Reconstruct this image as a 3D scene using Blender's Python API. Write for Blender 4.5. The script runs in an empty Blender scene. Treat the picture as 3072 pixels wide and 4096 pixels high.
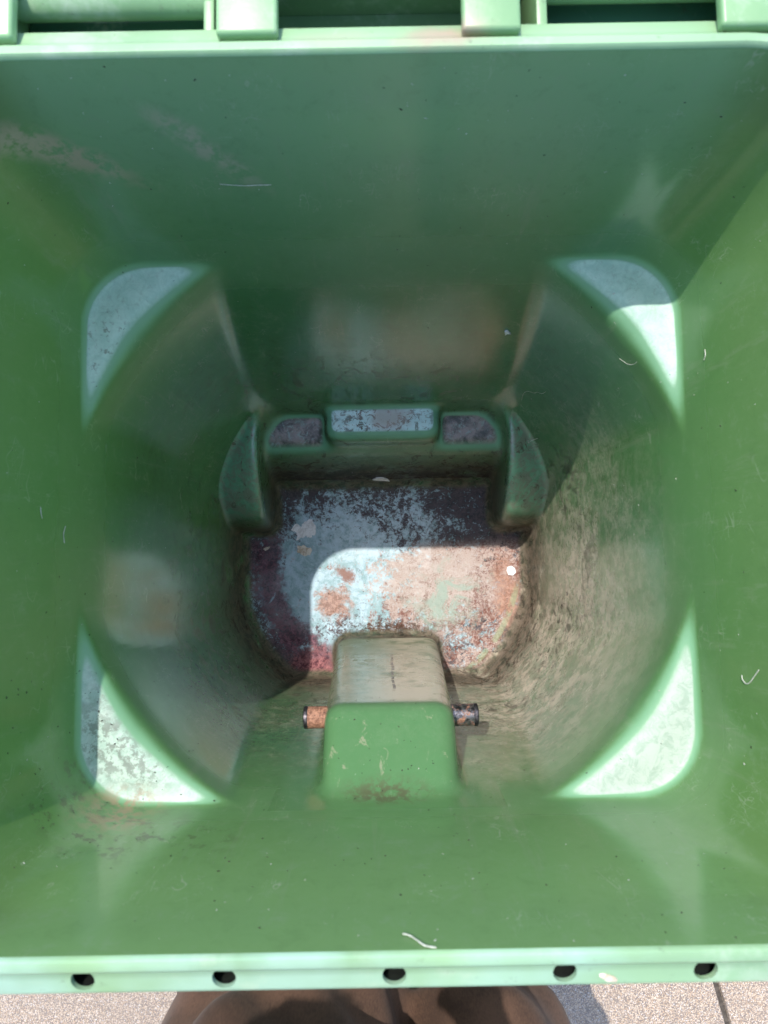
import bpy, bmesh, math, random
import numpy as np
from mathutils import Matrix, Vector, noise as mnoise

random.seed(7)
scene = bpy.context.scene
COL = scene.collection
R = math.radians

# ------------------------------------------------------------------ camera
RIM = 0.97                                   # height of the bin mouth above the ground
FPX, PXW, PXH = 2840.0, 3072.0, 4096.0
pitch, roll = R(4.5), R(-1.0)
CAM = Vector((0.0, 0.0, RIM + 0.47))
fw = Vector((0, math.sin(pitch), -math.cos(pitch)))
up0 = Vector((0, math.cos(pitch), math.sin(pitch)))
ri0 = Vector((1, 0, 0))
RI = ri0 * math.cos(roll) + up0 * math.sin(roll)
UP = -ri0 * math.sin(roll) + up0 * math.cos(roll)
cam_d = bpy.data.cameras.new('camera')
cam = bpy.data.objects.new('camera', cam_d)
COL.objects.link(cam)
m = Matrix.Identity(4)
for i in range(3):
    m[i][0], m[i][1], m[i][2], m[i][3] = RI[i], UP[i], -fw[i], CAM[i]
cam.matrix_world = m
cam_d.sensor_fit = 'VERTICAL'
cam_d.sensor_height = 36.0
cam_d.sensor_width = 27.0
cam_d.lens = FPX / PXH * 36.0
cam_d.clip_start = 0.02
cam_d.clip_end = 400
cam_d.dof.use_dof = True
cam_d.dof.focus_distance = 1.15
cam_d.dof.aperture_fstop = 9.0
scene.camera = cam

# ------------------------------------------------------------------ light
SUN = Vector((0.225, -0.358, -1.0)).normalized()      # direction the light travels
elev = math.asin(-SUN.z)
world = bpy.data.worlds.new('World')
scene.world = world
world.use_nodes = True
wn = world.node_tree
sky = wn.nodes.new('ShaderNodeTexSky')
sky.sky_type = 'NISHITA'
sky.sun_disc = False
sky.sun_elevation = elev
sky.sun_rotation = math.atan2(-SUN.x, -SUN.y)
sky.altitude = 50
sky.ozone_density = 1.0
bg = wn.nodes['Background']
bg.inputs['Strength'].default_value = 0.15
wn.links.new(sky.outputs[0], bg.inputs[0])
sd = bpy.data.lights.new('sun', 'SUN')
sd.energy = 2.0
sd.angle = R(0.53)
sd.color = (1.0, 0.94, 0.86)
so = bpy.data.objects.new('sun', sd)
so.rotation_euler = SUN.to_track_quat('-Z', 'Y').to_euler()
so.location = (-1, 2, 4)
COL.objects.link(so)
scene.view_settings.view_transform = 'Standard'
scene.view_settings.look = 'None'
scene.view_settings.gamma = 1
scene.view_settings.use_curve_mapping = False
scene.view_settings.exposure = 1.45
scene.render.engine = 'CYCLES'
scene.cycles.max_bounces = 8
scene.cycles.diffuse_bounces = 5
scene.cycles.glossy_bounces = 4
scene.cycles.use_adaptive_sampling = True
scene.cycles.adaptive_threshold = 0.025
scene.cycles.sample_clamp_indirect = 6

# ------------------------------------------------------------------ helpers
def tag(o, label=None, cat=None, group=None, kind=None):
    if label: o['label'] = label
    if cat: o['category'] = cat
    if group: o['group'] = group
    if kind: o['kind'] = kind
    return o

def link(name, me, mat=None, parent=None, smooth=True):
    o = bpy.data.objects.new(name, me)
    COL.objects.link(o)
    if mat: me.materials.append(mat)
    if parent: o.parent = parent
    if smooth:
        me.polygons.foreach_set('use_smooth', [True] * len(me.polygons))
    return o

def empty(name, loc=(0, 0, 0), rz=0):
    o = bpy.data.objects.new(name, None)
    COL.objects.link(o)
    o.location = loc
    o.rotation_euler = (0, 0, rz)
    return o

def bm_obj(name, bm, mat, parent=None, smooth=True, sharp=35):
    me = bpy.data.meshes.new(name)
    bmesh.ops.recalc_face_normals(bm, faces=bm.faces)
    bm.to_mesh(me); bm.free()
    o = link(name, me, mat, parent, smooth)
    if smooth:
        me.set_sharp_from_angle(angle=R(sharp))
    return o

def bx(bm, lo, hi, bevel=0.0, seg=3):
    r = bmesh.ops.create_cube(bm, size=1)
    vs = r['verts']
    for v in vs:
        for i in range(3):
            v.co[i] = lo[i] if v.co[i] < 0 else hi[i]
    if bevel:
        es = list({e for v in vs for e in v.link_edges})
        bmesh.ops.bevel(bm, geom=es, offset=bevel, segments=seg, affect='EDGES', profile=0.5)

def tube(bm, pts, rad, n=12, cap=True):
    rings = []
    prev = None
    for i, p in enumerate(pts):
        p = Vector(p)
        a = Vector(pts[max(i - 1, 0)]); b = Vector(pts[min(i + 1, len(pts) - 1)])
        t = (b - a).normalized()
        if prev is None:
            u = t.orthogonal().normalized()
        else:
            u = (prev - t * prev.dot(t)).normalized()
        prev = u
        w = t.cross(u)
        r = rad[i] if isinstance(rad, (list, tuple)) else rad
        rings.append([bm.verts.new(p + (u * math.cos(2 * math.pi * k / n) + w * math.sin(2 * math.pi * k / n)) * r) for k in range(n)])
    for a, b in zip(rings, rings[1:]):
        for k in range(n):
            bm.faces.new((a[k], a[(k + 1) % n], b[(k + 1) % n], b[k]))
    if cap:
        bm.faces.new(rings[0][::-1]); bm.faces.new(rings[-1])

def lathe(bm, prof, axis_pt, n=40):
    """profile of (x, radius) turned around the X axis through axis_pt"""
    rings = []
    for x, r in prof:
        rings.append([bm.verts.new((axis_pt[0] + x, axis_pt[1] + r * math.cos(2 * math.pi * k / n),
                                    axis_pt[2] + r * math.sin(2 * math.pi * k / n))) for k in range(n)])
    for a, b in zip(rings, rings[1:]):
        for k in range(n):
            bm.faces.new((a[k], a[(k + 1) % n], b[(k + 1) % n], b[k]))

# node-expression helper ------------------------------------------------
class X:
    def __init__(s, t, sock): s.t, s.s = t, sock
    def _m(s, op, *o, clamp=False):
        n = s.t.nodes.new('ShaderNodeMath'); n.operation = op; n.use_clamp = clamp
        for i, v in enumerate((s,) + o):
            if isinstance(v, X): s.t.links.new(v.s, n.inputs[i])
            else: n.inputs[i].default_value = v
        return X(s.t, n.outputs[0])
    def __add__(s, o): return s._m('ADD', o)
    __radd__ = __add__
    def __mul__(s, o): return s._m('MULTIPLY', o)
    __rmul__ = __mul__
    def __sub__(s, o): return s._m('SUBTRACT', o)
    def __rsub__(s, o): return (s * -1) + o
    def __truediv__(s, o): return s._m('DIVIDE', o)
    def abs(s): return s._m('ABSOLUTE')
    def sqrt(s): return s._m('SQRT')
    def mx(s, o): return s._m('MAXIMUM', o)
    def mn(s, o): return s._m('MINIMUM', o)
    def clamp(s): return s._m('ADD', 0.0, clamp=True)
    def ss(s, a, b):
        n = s.t.nodes.new('ShaderNodeMapRange'); n.interpolation_type = 'SMOOTHSTEP'
        s.t.links.new(s.s, n.inputs['Value'])
        lo, hi, t0, t1 = (a, b, 0, 1) if a < b else (b, a, 1, 0)
        n.inputs['From Min'].default_value = lo; n.inputs['From Max'].default_value = hi
        n.inputs['To Min'].default_value = t0; n.inputs['To Max'].default_value = t1
        return X(s.t, n.outputs['Result'])

class G:
    """small wrapper round one material's node tree"""
    def __init__(g, name):
        g.mat = bpy.data.materials.new(name); g.mat.use_nodes = True
        g.t = g.mat.node_tree
        g.p = g.t.nodes['Principled BSDF']; g.out = g.t.nodes['Material Output']
        g.co = g.t.nodes.new('ShaderNodeTexCoord').outputs['Object']
    def xyz(g, sock=None):
        n = g.t.nodes.new('ShaderNodeSeparateXYZ'); g.t.links.new(sock or g.co, n.inputs[0])
        return [X(g.t, n.outputs[i]) for i in range(3)]
    def map(g, scale=(1, 1, 1), loc=(0, 0, 0), rot=(0, 0, 0), src=None):
        n = g.t.nodes.new('ShaderNodeMapping')
        n.inputs['Scale'].default_value = scale; n.inputs['Location'].default_value = loc
        n.inputs['Rotation'].default_value = rot
        g.t.links.new(src or g.co, n.inputs[0]); return n.outputs[0]
    def noise(g, scale, detail=4, rough=.55, dist=0, co=None):
        n = g.t.nodes.new('ShaderNodeTexNoise')
        n.inputs['Scale'].default_value = scale; n.inputs['Detail'].default_value = detail
        n.inputs['Roughness'].default_value = rough; n.inputs['Distortion'].default_value = dist
        g.t.links.new(co or g.co, n.inputs['Vector'])
        return X(g.t, n.outputs[0])
    def vor(g, scale, co=None, feature='F1'):
        n = g.t.nodes.new('ShaderNodeTexVoronoi'); n.feature = feature
        n.inputs['Scale'].default_value = scale
        g.t.links.new(co or g.co, n.inputs['Vector'])
        return n
    def col(g, c):
        n = g.t.nodes.new('ShaderNodeRGB'); n.outputs[0].default_value = (*c, 1); return n.outputs[0]
    def mix(g, a, b, f):
        n = g.t.nodes.new('ShaderNodeMix'); n.data_type = 'RGBA'
        g.t.links.new(g.col(a) if isinstance(a, tuple) else a, n.inputs['A'])
        g.t.links.new(g.col(b) if isinstance(b, tuple) else b, n.inputs['B'])
        if isinstance(f, X): g.t.links.new(f.s, n.inputs['Factor'])
        else: n.inputs['Factor'].default_value = f
        return n.outputs['Result']
    def set(g, k, v):
        if isinstance(v, X): v = v.s
        if isinstance(v, (int, float)): g.p.inputs[k].default_value = v
        elif isinstance(v, tuple): g.p.inputs[k].default_value = (*v, 1)
        else: g.t.links.new(v, g.p.inputs[k])
    def bump(g, h, strength, dist=0.001):
        n = g.t.nodes.new('ShaderNodeBump'); n.inputs['Strength'].default_value = strength
        n.inputs['Distance'].default_value = dist
        g.t.links.new(h.s, n.inputs['Height']); g.t.links.new(n.outputs[0], g.p.inputs['Normal'])
    def ell(g, x, y, cx, cy, rx, ry, a=0.0, soft=.35, wob=None):
        """soft elliptic stain, 1 inside"""
        ca, sa = math.cos(a), math.sin(a)
        dx, dy = x - cx, y - cy
        u = (dx * ca + dy * sa) * (1 / rx); v = (dy * ca - dx * sa) * (1 / ry)
        d = (u * u + v * v).sqrt()
        if wob is not None: d = d + wob
        return d.ss(1 + soft, 1 - soft)

# ------------------------------------------------------------------ materials
def green_plastic(name, inner=False, base=(0.130, 0.262, 0.138), trans=0.15, region=''):
    g = G(name)
    x, y, z = g.xyz()
    n_big = g.noise(5, 2)
    n_mid = g.noise(22, 5, .6)
    n_fine = g.noise(140, 4, .65)
    c = g.mix(tuple(v * .82 for v in base), tuple(v * 1.2 for v in base), n_big.ss(.3, .7))
    rough = n_mid * .12 + (.09 if inner else .20)
    if inner:
        s = RIM - z                                     # depth under the mouth
        geo = g.t.nodes.new('ShaderNodeNewGeometry')
        nz = g.xyz(geo.outputs['Normal'])[2].abs()
        up_ = nz.ss(.90, .985)
        wob = (g.noise(28, 5, .6) - .5) * 1.3
        wobf = (g.noise(48, 7, .8) - .5) * 4.0
        # ---- thin beige film of dried dirt low on the walls, thicker to the front and right
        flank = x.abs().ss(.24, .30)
        mouth_light = g.mix(g.mix((.190, .330, .172), (.150, .268, .102), y.ss(.0, -.20)), (.118, .200, .066), flank * .85)
        deep_shade = g.mix(g.mix((.056, .175, .076), (.090, .210, .080), y.ss(-.10, -.20) * s.ss(.5, .3)), (.070, .185, .056), flank * .7)
        c = g.mix(mouth_light, deep_shade, (s + (n_big - .5) * .12).ss(.06, .34))  # wall colour carries the light: pale at the mouth, darker deep down
        mott = g.noise(48, 7, .8, .4)
        c = g.mix(c, (.035, .075, .030), mott.ss(.50, .68) * (.14 + s.ss(.25, .5) * .28))
        c = g.mix(c, (.22, .29, .19), mott.ss(.48, .30) * .30)
        vs_ = g.noise(1., 6, .75, .2, g.map((55, 55, 3.5)))
        c = g.mix(c, (.24, .27, .19), vs_.ss(.54, .70) * .25 * s.ss(.02, .12))
        side = (y * -1.5 + x * 1.15 + .12).ss(.0, .60)
        film_n = g.noise(7, 5, .6, .6)
        film = s.ss(.22, .60) * (side * .88 + .10) * film_n.ss(.22, .55)
        film = film * g.noise(60, 5, .7).ss(.30, .58).mx(.5)
        filmc = g.mix((.135, .115, .070), (.66, .57, .46), (g.noise(40, 7, .8, .5) * .8 + x * .40 - y * .2 + .02).ss(.38, .60))  # dirt colour, lightened towards the sunlit front right
        c = g.mix(c, filmc, film * .95)
        def hairlines(sc, rot, w, thr):
            n1 = g.noise(1.0, 2, .5, .3, g.map(sc, rot=rot))
            return (n1 - .5).abs().ss(w, w * .3) * g.noise(19, 3, .6).ss(thr, thr + .1)
        # scuffed tone, vertical rubs
        st = g.noise(1.0, 6, .7, .4, g.map((240, 240, 22)))
        rubs = st.ss(.60, .72) * g.noise(9, 3).ss(.42, .62)
        c = g.mix(c, (.30, .36, .25), rubs * .38 * s.ss(.0, .3).mx(.25))
        st2 = g.noise(1.0, 5, .7, .8, g.map((30, 200, 200), rot=(0.3, .5, 0)))
        c = g.mix(c, (.40, .42, .33), hairlines((22, 60, 14), (.4, .5, .2), .006, .56) * .35)
        c = g.mix(c, (.36, .42, .30), hairlines((120, 14, 26), (.1, .6, .15), .008, .52) * .32)
        c = g.mix(c, (.38, .44, .32), hairlines((26, 90, 120), (.2, .1, .5), .007, .54) * .30)
        c = g.mix(c, (.34, .36, .27), st2.ss(.66, .76) * g.noise(13, 3).ss(.5, .66) * .5)
        if region == 'upper':
            # brown smears on the back-left wall and the front-left wall
            bl = g.ell(x, z, -.262, RIM - .088, .062, .015, -.62, .6, wob) * y.ss(.2, .28) * g.noise(60, 6, .75).ss(.40, .54)
            c = g.mix(c, (.44, .34, .25), bl * .85)
            bl2 = g.ell(x, z, -.14, RIM - .09, .05, .012, -.9, .6, wob) * y.ss(.2, .28)
            c = g.mix(c, (.40, .37, .28), bl2 * .7 * g.noise(70, 4, .7).ss(.4, .6))
            fl = g.ell(x, z, -.27, RIM - .20, .10, .05, .3, .5, wob) * y.ss(-.15, -.2)
            c = g.mix(c, (.07, .065, .045), fl * g.noise(55, 5, .75).ss(.52, .60) * .85)
        if region != 'upper':
            # dark grimy patches and clods on the lower cone
            sm = g.noise(1.0, 6, .75, 1.2, g.map((34, 34, 26), rot=(.5, .2, .7)))
            dk = sm.ss(.53, .60) * s.ss(.36, .70) * g.noise(6, 3, .5).ss(.40, .56)
            c = g.mix(c, (.030, .027, .019), dk * .85)
            dots = g.noise(120, 2, .5).ss(.74, .79)
            if region in ('wall', 'housing'):
                c = g.mix(c, (.075, .06, .04), hairlines((30, 75, 50), (.9, .2, .6), .014, .45) * film * .9)
                c = g.mix(c, (.55, .50, .41), hairlines((70, 34, 55), (.1, .8, .3), .012, .44) * film * .8)
                clod = g.noise(75, 6, .8, 1.0).ss(.545, .60) * g.ell(x, y, .20, -.12, .11, .09, 0, .7, wob) * s.ss(.45, .6)
                c = g.mix(c, (.04, .033, .025), clod * .9)
                clod = g.noise(65, 6, .8, 1.0).ss(.55, .60) * g.ell(x, y, -.20, -.16, .10, .06, 0, .7, wob) * s.ss(.40, .55)
                c = g.mix(c, (.04, .035, .025), clod * .9)
            c = g.mix(c, (.03, .03, .022), dots * .8 * g.noise(7, 2).ss(.45, .62))
        if True:
            # fine light crazing of the film
            cz = g.noise(210, 6, .85, 1.5).ss(.54, .66)
            c = g.mix(c, (.46, .42, .33), cz * film * .75)
        if True:
            # ---- ring of grime where the wall runs into the floor
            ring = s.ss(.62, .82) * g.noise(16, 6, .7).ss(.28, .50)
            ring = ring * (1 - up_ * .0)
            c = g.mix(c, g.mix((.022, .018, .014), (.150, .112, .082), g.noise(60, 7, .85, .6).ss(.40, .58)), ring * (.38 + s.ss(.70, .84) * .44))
        if region == 'upper':
            # ---- worn, dusty tops of the corner ledges and the wheel wells
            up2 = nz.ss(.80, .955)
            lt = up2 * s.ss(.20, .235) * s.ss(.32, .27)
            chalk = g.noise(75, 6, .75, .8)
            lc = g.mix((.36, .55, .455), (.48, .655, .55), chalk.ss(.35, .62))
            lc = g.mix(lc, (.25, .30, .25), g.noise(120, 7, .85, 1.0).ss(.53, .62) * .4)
            lc = g.mix(lc, g.mix((.24, .28, .23), (.36, .38, .34), chalk.ss(.38, .58)), x.abs().ss(.1, .2) * y.ss(.1, -.05) * (x.ss(-.1, .1) * .35 + .35))  # front ledges greyed in colour to offset the sun on them
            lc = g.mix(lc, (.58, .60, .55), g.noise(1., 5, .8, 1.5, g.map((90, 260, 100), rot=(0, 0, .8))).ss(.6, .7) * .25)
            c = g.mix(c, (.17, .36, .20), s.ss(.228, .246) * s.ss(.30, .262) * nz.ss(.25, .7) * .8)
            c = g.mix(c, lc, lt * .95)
            blot = lt.mx(0) * g.ell(x, y, -.265, -.175, .055, .035, -.4, .6, wob) * g.noise(95, 5, .75).ss(.46, .56)
            c = g.mix(c, (.075, .075, .07), blot * .65)
            blot = lt * g.ell(x, y, -.272, -.105, .02, .04, .2, .6, wob) * g.noise(150, 5, .75).ss(.46, .56)
            c = g.mix(c, (.16, .15, .14), blot * .9)
            blot = lt * g.ell(x, y, -.285, .22, .03, .05, 0, .6, wob) * g.noise(110, 5, .75).ss(.55, .62)
            c = g.mix(c, (.14, .14, .12), blot * .8)
            # brown at the corner of the front-left ledge
            br = g.ell(x, y, -.262, -.232, .035, .02, 0, .6, wob) * s.ss(.17, .22) * s.ss(.33, .28)
            c = g.mix(c, (.30, .19, .13), br * g.noise(90, 5, .7).ss(.42, .56) * .8)
        if region == 'wall':
            # wheel well tops: film and smears
            ww = s.ss(.62, .64) * s.ss(.80, .74) * nz.ss(.30, .62) * y.ss(.06, .08) * x.abs().ss(.19, .20)
            c = g.mix(c, (.19, .42, .27), ww * .8)  # paler green on the up-facing tops stands in for light
            c = g.mix(c, (.22, .22, .17), ww * g.noise(60, 6, .75, .8).ss(.42, .56) * .75)
            c = g.mix(c, (.09, .06, .045), ww * g.noise(45, 5, .75, .8).ss(.58, .66) * .85)
        if region == 'axle':
            # axle housing: purple-brown crust, streaks of chalky green
            ax = x.abs().ss(.215, .19) * y.ss(.13, .17) * s.ss(.60, .645)
            crust = g.noise(48, 6, .72, .5)
            ac = g.mix((.030, .022, .024), (.26, .20, .20), crust.ss(.36, .62))
            ac = g.mix(ac, (.25, .33, .31), g.noise(1., 7, .82, 1.0, g.map((75, 75, 48), rot=(0, .6, .4))).ss(.52, .60) * .8)
            c = g.mix(c, (.15, .36, .24), ax * nz.ss(.30, .75) * s.ss(.76, .70) * .85)  # up-facing housing tops lightened with teal to imitate light
            shelf = ax * nz.ss(.75, .93) * x.abs().ss(.085, .105)
            c = g.mix(c, ac, shelf * .95)
            bumpt = ax * nz.ss(.90, .98) * x.abs().ss(.105, .085)
            bc = g.mix((.50, .72, .76), (.055, .04, .035), g.noise(80, 7, .82, .7).ss(.50, .55) * (1 - x.abs().ss(.03, .085) * .45))  # blue-white highlight painted on the bump top, with dark dirt blotches
            bc = g.mix(bc, (.30, .22, .20), g.ell(x, y, .012, .25, .03, .03, 0, .7, wob * 2) * .7)
            c = g.mix(c, bc, bumpt * .9)
            face = ax * nz.ss(.8, .5) * s.ss(.72, .85)
            c = g.mix(c, (.030, .023, .020), face * g.noise(40, 7, .8, .6).ss(.36, .52) * .92)
            drip = (g.noise(1., 5, .7, .3, g.map((70, 70, 6)))).ss(.62, .70) * ax * s.ss(.67, .72)
            c = g.mix(c, (.26, .24, .23), drip * .6)
            c = g.mix(c, (.20, .13, .12), ax * s.ss(.83, .88) * g.noise(36, 5, .7, .8).ss(.52, .62) * .7)
        if region == 'housing':
            # ---- bar housing: the steep face towards the floor is beige and scratched, greener at left
            hb = x.abs().ss(.105, .09) * y.ss(-.20, -.165) * y.ss(-.09, -.12) * s.ss(.335, .38)
            hz = g.mix((.17, .215, .13), (.56, .50, .39), (x.ss(-.05, .03) * .75 + s.ss(.75, .40) * .35) * g.noise(24, 5, .6).ss(.30, .56))
            hz = g.mix(hz, (.09, .08, .06), g.noise(1., 6, .75, .6, g.map((60, 60, 160))).ss(.60, .66) * .6)
            hz = g.mix(hz, (.52, .50, .42), g.noise(230, 5, .8, 1.4).ss(.58, .7) * .4)
            c = g.mix(c, hz, hb * s.ss(.90, .84) * .9)
            lin = ((x - .008 + (g.noise(30, 3) - .5) * .006).abs().ss(.0026, .0012)) * s.ss(.40, .44) * s.ss(.72, .62) * g.noise(1, 3, .6, 0, g.map((1, 1, 120))).ss(.40, .5)
            c = g.mix(c, (.035, .03, .025), lin * hb * .9)
            c = g.mix(c, (.085, .200, .085), x.abs().ss(.10, .085) * y.ss(-.232, -.222) * s.ss(.25, .27) * s.ss(.365, .345) * .75)
            tf = x.abs().ss(.085, .07) * y.ss(-.235, -.215) * s.ss(.24, .26) * s.ss(.36, .33)
            c = g.mix(c, (.33, .32, .22), tf * g.noise(1, 5, .7, .6, g.map((70, 45, 45))).ss(.60, .68) * .6)
            c = g.mix(c, (.10, .07, .05), g.ell(x, s, .0, .262, .04, .016, 0, .6, wob) * y.ss(-.19, -.205) * g.noise(95, 5, .7).ss(.42, .58) * .7)
        if region == 'floor':
            # ---- the floor: chalky teal plastic under peeling purple-brown and rusty dirt
            fl_ = s.ss(.862, .885) * nz.ss(.55, .86)
            speck = g.noise(120, 8, .88, .5)
            patch = g.noise(17, 6, .68, .8)
            patch2 = g.noise(26, 6, .72, .9, g.map((1, 1, 1), (3.1, 1.7, 0)))
            fine = g.noise(360, 5, .85)
            rr = ((x * x) + (y - .01) * (y - .01)).sqrt()
            teal = g.mix((.17, .30, .30), (.40, .54, .61), g.noise(30, 7, .8, .4).ss(.38, .60))
            teal = g.mix(teal, (.58, .64, .70), fine.ss(.56, .66) * .5)
            teal = g.mix(teal, (.62, .74, .82), g.ell(x, y, -.01, .085, .12, .055, 0, .6, wobf * .3) * g.noise(70, 7, .85).ss(.40, .55) * .75)  # pale chalk patch, also brightens the shaded back floor by colour
            grime = g.mix((.020, .014, .017), (.105, .075, .082), speck.ss(.38, .60))
            edge = rr.ss(.17, .255)
            back = y.ss(.0, .14)
            sidek = g.ell(x, y, .16, .07, .08, .10, 0, .7)
            centre = g.ell(x, y, -.01, .07, .10, .05, 0, .8)
            teal = g.mix(teal, (.36, .48, .60), .2)
            lvl = patch * .36 + speck * .66 + edge * .05 + back * .03 + sidek * .035 - centre * .045 - g.ell(x, y, -.12, -.01, .10, .10, -.3, .7) * .085
            gm = lvl.ss(.500, .525)
            fc = g.mix(teal, grime, gm * .94)
            # salmon-rusty crust on the front right half; the sun patch's pink is painted in
            right = (x * 2.2 - y * 1.2 + .05).ss(-.05, .30)
            sal = g.mix((.17, .065, .048), (.44, .36, .325), (g.noise(230, 6, .85, 1.0) * .6 + g.noise(30, 6, .75, .6) * .4 + g.ell(x, y, .06, -.01, .13, .06, 0, .8) * .07).ss(.44, .56))
            sal = g.mix(sal, (.60, .54, .48), fine.ss(.54, .62) * g.ell(x, y, .05, -.01, .14, .06, 0, .9) * .7)
            sm_ = (patch2 * .5 + speck * .5 + right * .11 + g.ell(x, y, .09, -.02, .15, .05, 0, .6) * .08).ss(.565, .60)
            fc = g.mix(fc, sal, sm_ * y.ss(.06, .03) * .92)
            rust = g.ell(x, y, -.098, -.066, .030, .026, .2, .45, wobf)
            fc = g.mix(fc, g.mix((.21, .11, .08), (.40, .25, .20), g.noise(150, 5, .8).ss(.4, .6)), rust * .95)
            rust = g.ell(x, y, -.075, -.012, .018, .012, -.5, .45, wobf)
            fc = g.mix(fc, (.22, .10, .07), rust * .9)
            # maroon band round the left and front-left edge
            band = (rr + (g.noise(22, 5, .7) - .5) * .09).ss(.185, .205) * (rr + (g.noise(26, 5, .7) - .5) * .07).ss(.265, .240) * x.ss(-.06, -.12) * y.ss(.08, .05)
            fc = g.mix(fc, g.mix((.045, .018, .028), (.24, .13, .16), speck.ss(.42, .60)), band * patch2.ss(.34, .46) * .92)
            mar = g.ell(x, y, -.11, -.185, .075, .028, 0, .6, wobf)
            fc = g.mix(fc, g.mix((.06, .014, .024), (.33, .14, .14), speck.ss(.40, .58)), mar * .85)
            orr = g.ell(x, y, .235, -.06, .022, .075, .12, .6, wobf)
            fc = g.mix(fc, g.mix((.22, .11, .08), (.44, .26, .19), speck.ss(.4, .6)), orr * .75)
            # dark line in front of the bar housing, bare green scratches
            dl = g.ell(x, y, .01, -.112, .075, .012, 0, .6, wobf)
            fc = g.mix(fc, (.05, .03, .02), dl * speck.ss(.42, .54) * .9)
            dr = (g.noise(1., 5, .75, .8, g.map((26, 9, 20), rot=(0, 0, -.35)))).ss(.60, .66) * x.ss(.06, .10) * y.ss(.0, -.03)
            fc = g.mix(fc, (.13, .06, .045), dr * .85)
            bare = g.ell(x, y, .12, -.055, .06, .05, .2, .6, wobf) * patch.ss(.44, .54)
            fc = g.mix(fc, (.28, .38, .33), bare * .8)
            scr = g.noise(1., 5, .8, 1.2, g.map((40, 160, 100), rot=(0, 0, .5))).ss(.65, .72)
            fc = g.mix(fc, (.60, .66, .66), scr * .45)
            # worn green ridge along the front right edge
            gr = (rr - .255).abs().ss(.007, .003) * x.ss(.12, .16) * y.ss(-.02, -.06) * g.noise(18, 3).ss(.40, .50)
            fc = g.mix(fc, (.24, .33, .20), gr * .55)
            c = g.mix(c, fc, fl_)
        rough = rough + film * .26 + ring * .2
        hgt = n_fine * .14 + mott * .12 + rubs * .15 + cz * film * .3
        if region == 'upper': rough = rough + lt * .2 + s.ss(.19, .235) * s.ss(.325, .275) * .26
        else: rough = rough + dk * .3; hgt = hgt + dk * .15
        if region == 'floor': rough = rough + fl_ * .16; hgt = hgt + speck * fl_ * .9 - gm * fl_ * .5
        if region == 'axle': rough = rough + ax * .12; hgt = hgt + crust * shelf * .6
        g.bump(hgt, .45, .0012)
    else:
        c = g.mix(c, (.40, .46, .36), g.noise(1., 5, .75, .8, g.map((60, 60, 30), rot=(0, .3, .4))).ss(.60, .74) * .35)
        c = g.mix(c, (.36, .26, .19), g.ell(x, y, .045, .372, .028, .010, 0, .7, (g.noise(60, 4) - .5) * 1.2) * z.ss(RIM - .03, RIM - .02) * .85)
        c = g.mix(c, (.34, .30, .22), g.ell(x, y, -.03, .372, .03, .008, 0, .7, (g.noise(60, 4) - .5) * 1.2) * z.ss(RIM - .03, RIM - .02) * .5)
        c = g.mix(c, (.12, .10, .08), g.noise(34, 5, .7).ss(.66, .74) * .5)
        c = g.mix(c, (.34, .52, .42), g.noise(6, 4, .6).ss(.42, .62) * y.ss(.0, -.2) * .7)
        c = g.mix(c, (.40, .50, .36), g.noise(13, 5, .7).ss(.52, .66) * .5)
        c = g.mix(c, (.10, .10, .07), g.noise(90, 6, .8).ss(.58, .66) * g.noise(9, 3).ss(.5, .62) * .5)
        c = g.mix(c, (.10, .17, .09), ((z - (RIM - .0042)).abs()).ss(.0022, .0006) * .35)
        rough = rough + (.12 if 'gutter' not in name else -.12)
        g.bump(n_fine, .25, .0008)
    g.set('Base Color', c)
    g.set('Roughness', rough)
    if region == 'floor': g.set('Specular IOR Level', (1 - gm * fl_ * .9) * (1 - ring * .7) * 1.0)
    elif inner: g.set('Specular IOR Level', (1 - ring * .8) * (1 - film * .35) * .75)
    else: g.set('Specular IOR Level', .5)
    tr = g.t.nodes.new('ShaderNodeBsdfTranslucent')
    tr.inputs[0].default_value = (.15, .42, .06, 1)
    mx = g.t.nodes.new('ShaderNodeMixShader')
    mx.inputs[0].default_value = trans
    if inner:
        g.t.links.new(((1 - film * .9) * (1 - ring * .9) * (s.ss(.46, .16) * .85 + .15) * trans).s, mx.inputs[0])
    g.t.links.new(g.p.outputs[0], mx.inputs[1]); g.t.links.new(tr.outputs[0], mx.inputs[2])
    g.t.links.new(mx.outputs[0], g.out.inputs[0])
    return g.mat

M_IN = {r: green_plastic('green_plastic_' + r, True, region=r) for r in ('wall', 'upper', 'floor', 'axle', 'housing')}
M_RIM = green_plastic('green_plastic_rim', False, (.235, .38, .205), .0)
M_OUT = green_plastic('green_plastic_lid', False, (.20, .36, .17), .05)

M_HOLLOW_SHADE = None
M_GLOSS = green_plastic('green_plastic_gutter', False, (.07, .18, .11), .0)

def simple(name, a, b, scale=30, rough=.6, metal=0.0, bump=.3, bd=.001, thr=(.4, .6)):
    g = G(name)
    n = g.noise(scale, 6, .7, .4)
    g.set('Base Color', g.mix(a, b, n.ss(*thr)))
    g.set('Roughness', rough); g.set('Metallic', metal)
    if bump: g.bump(n, bump, bd)
    return g.mat

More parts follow.
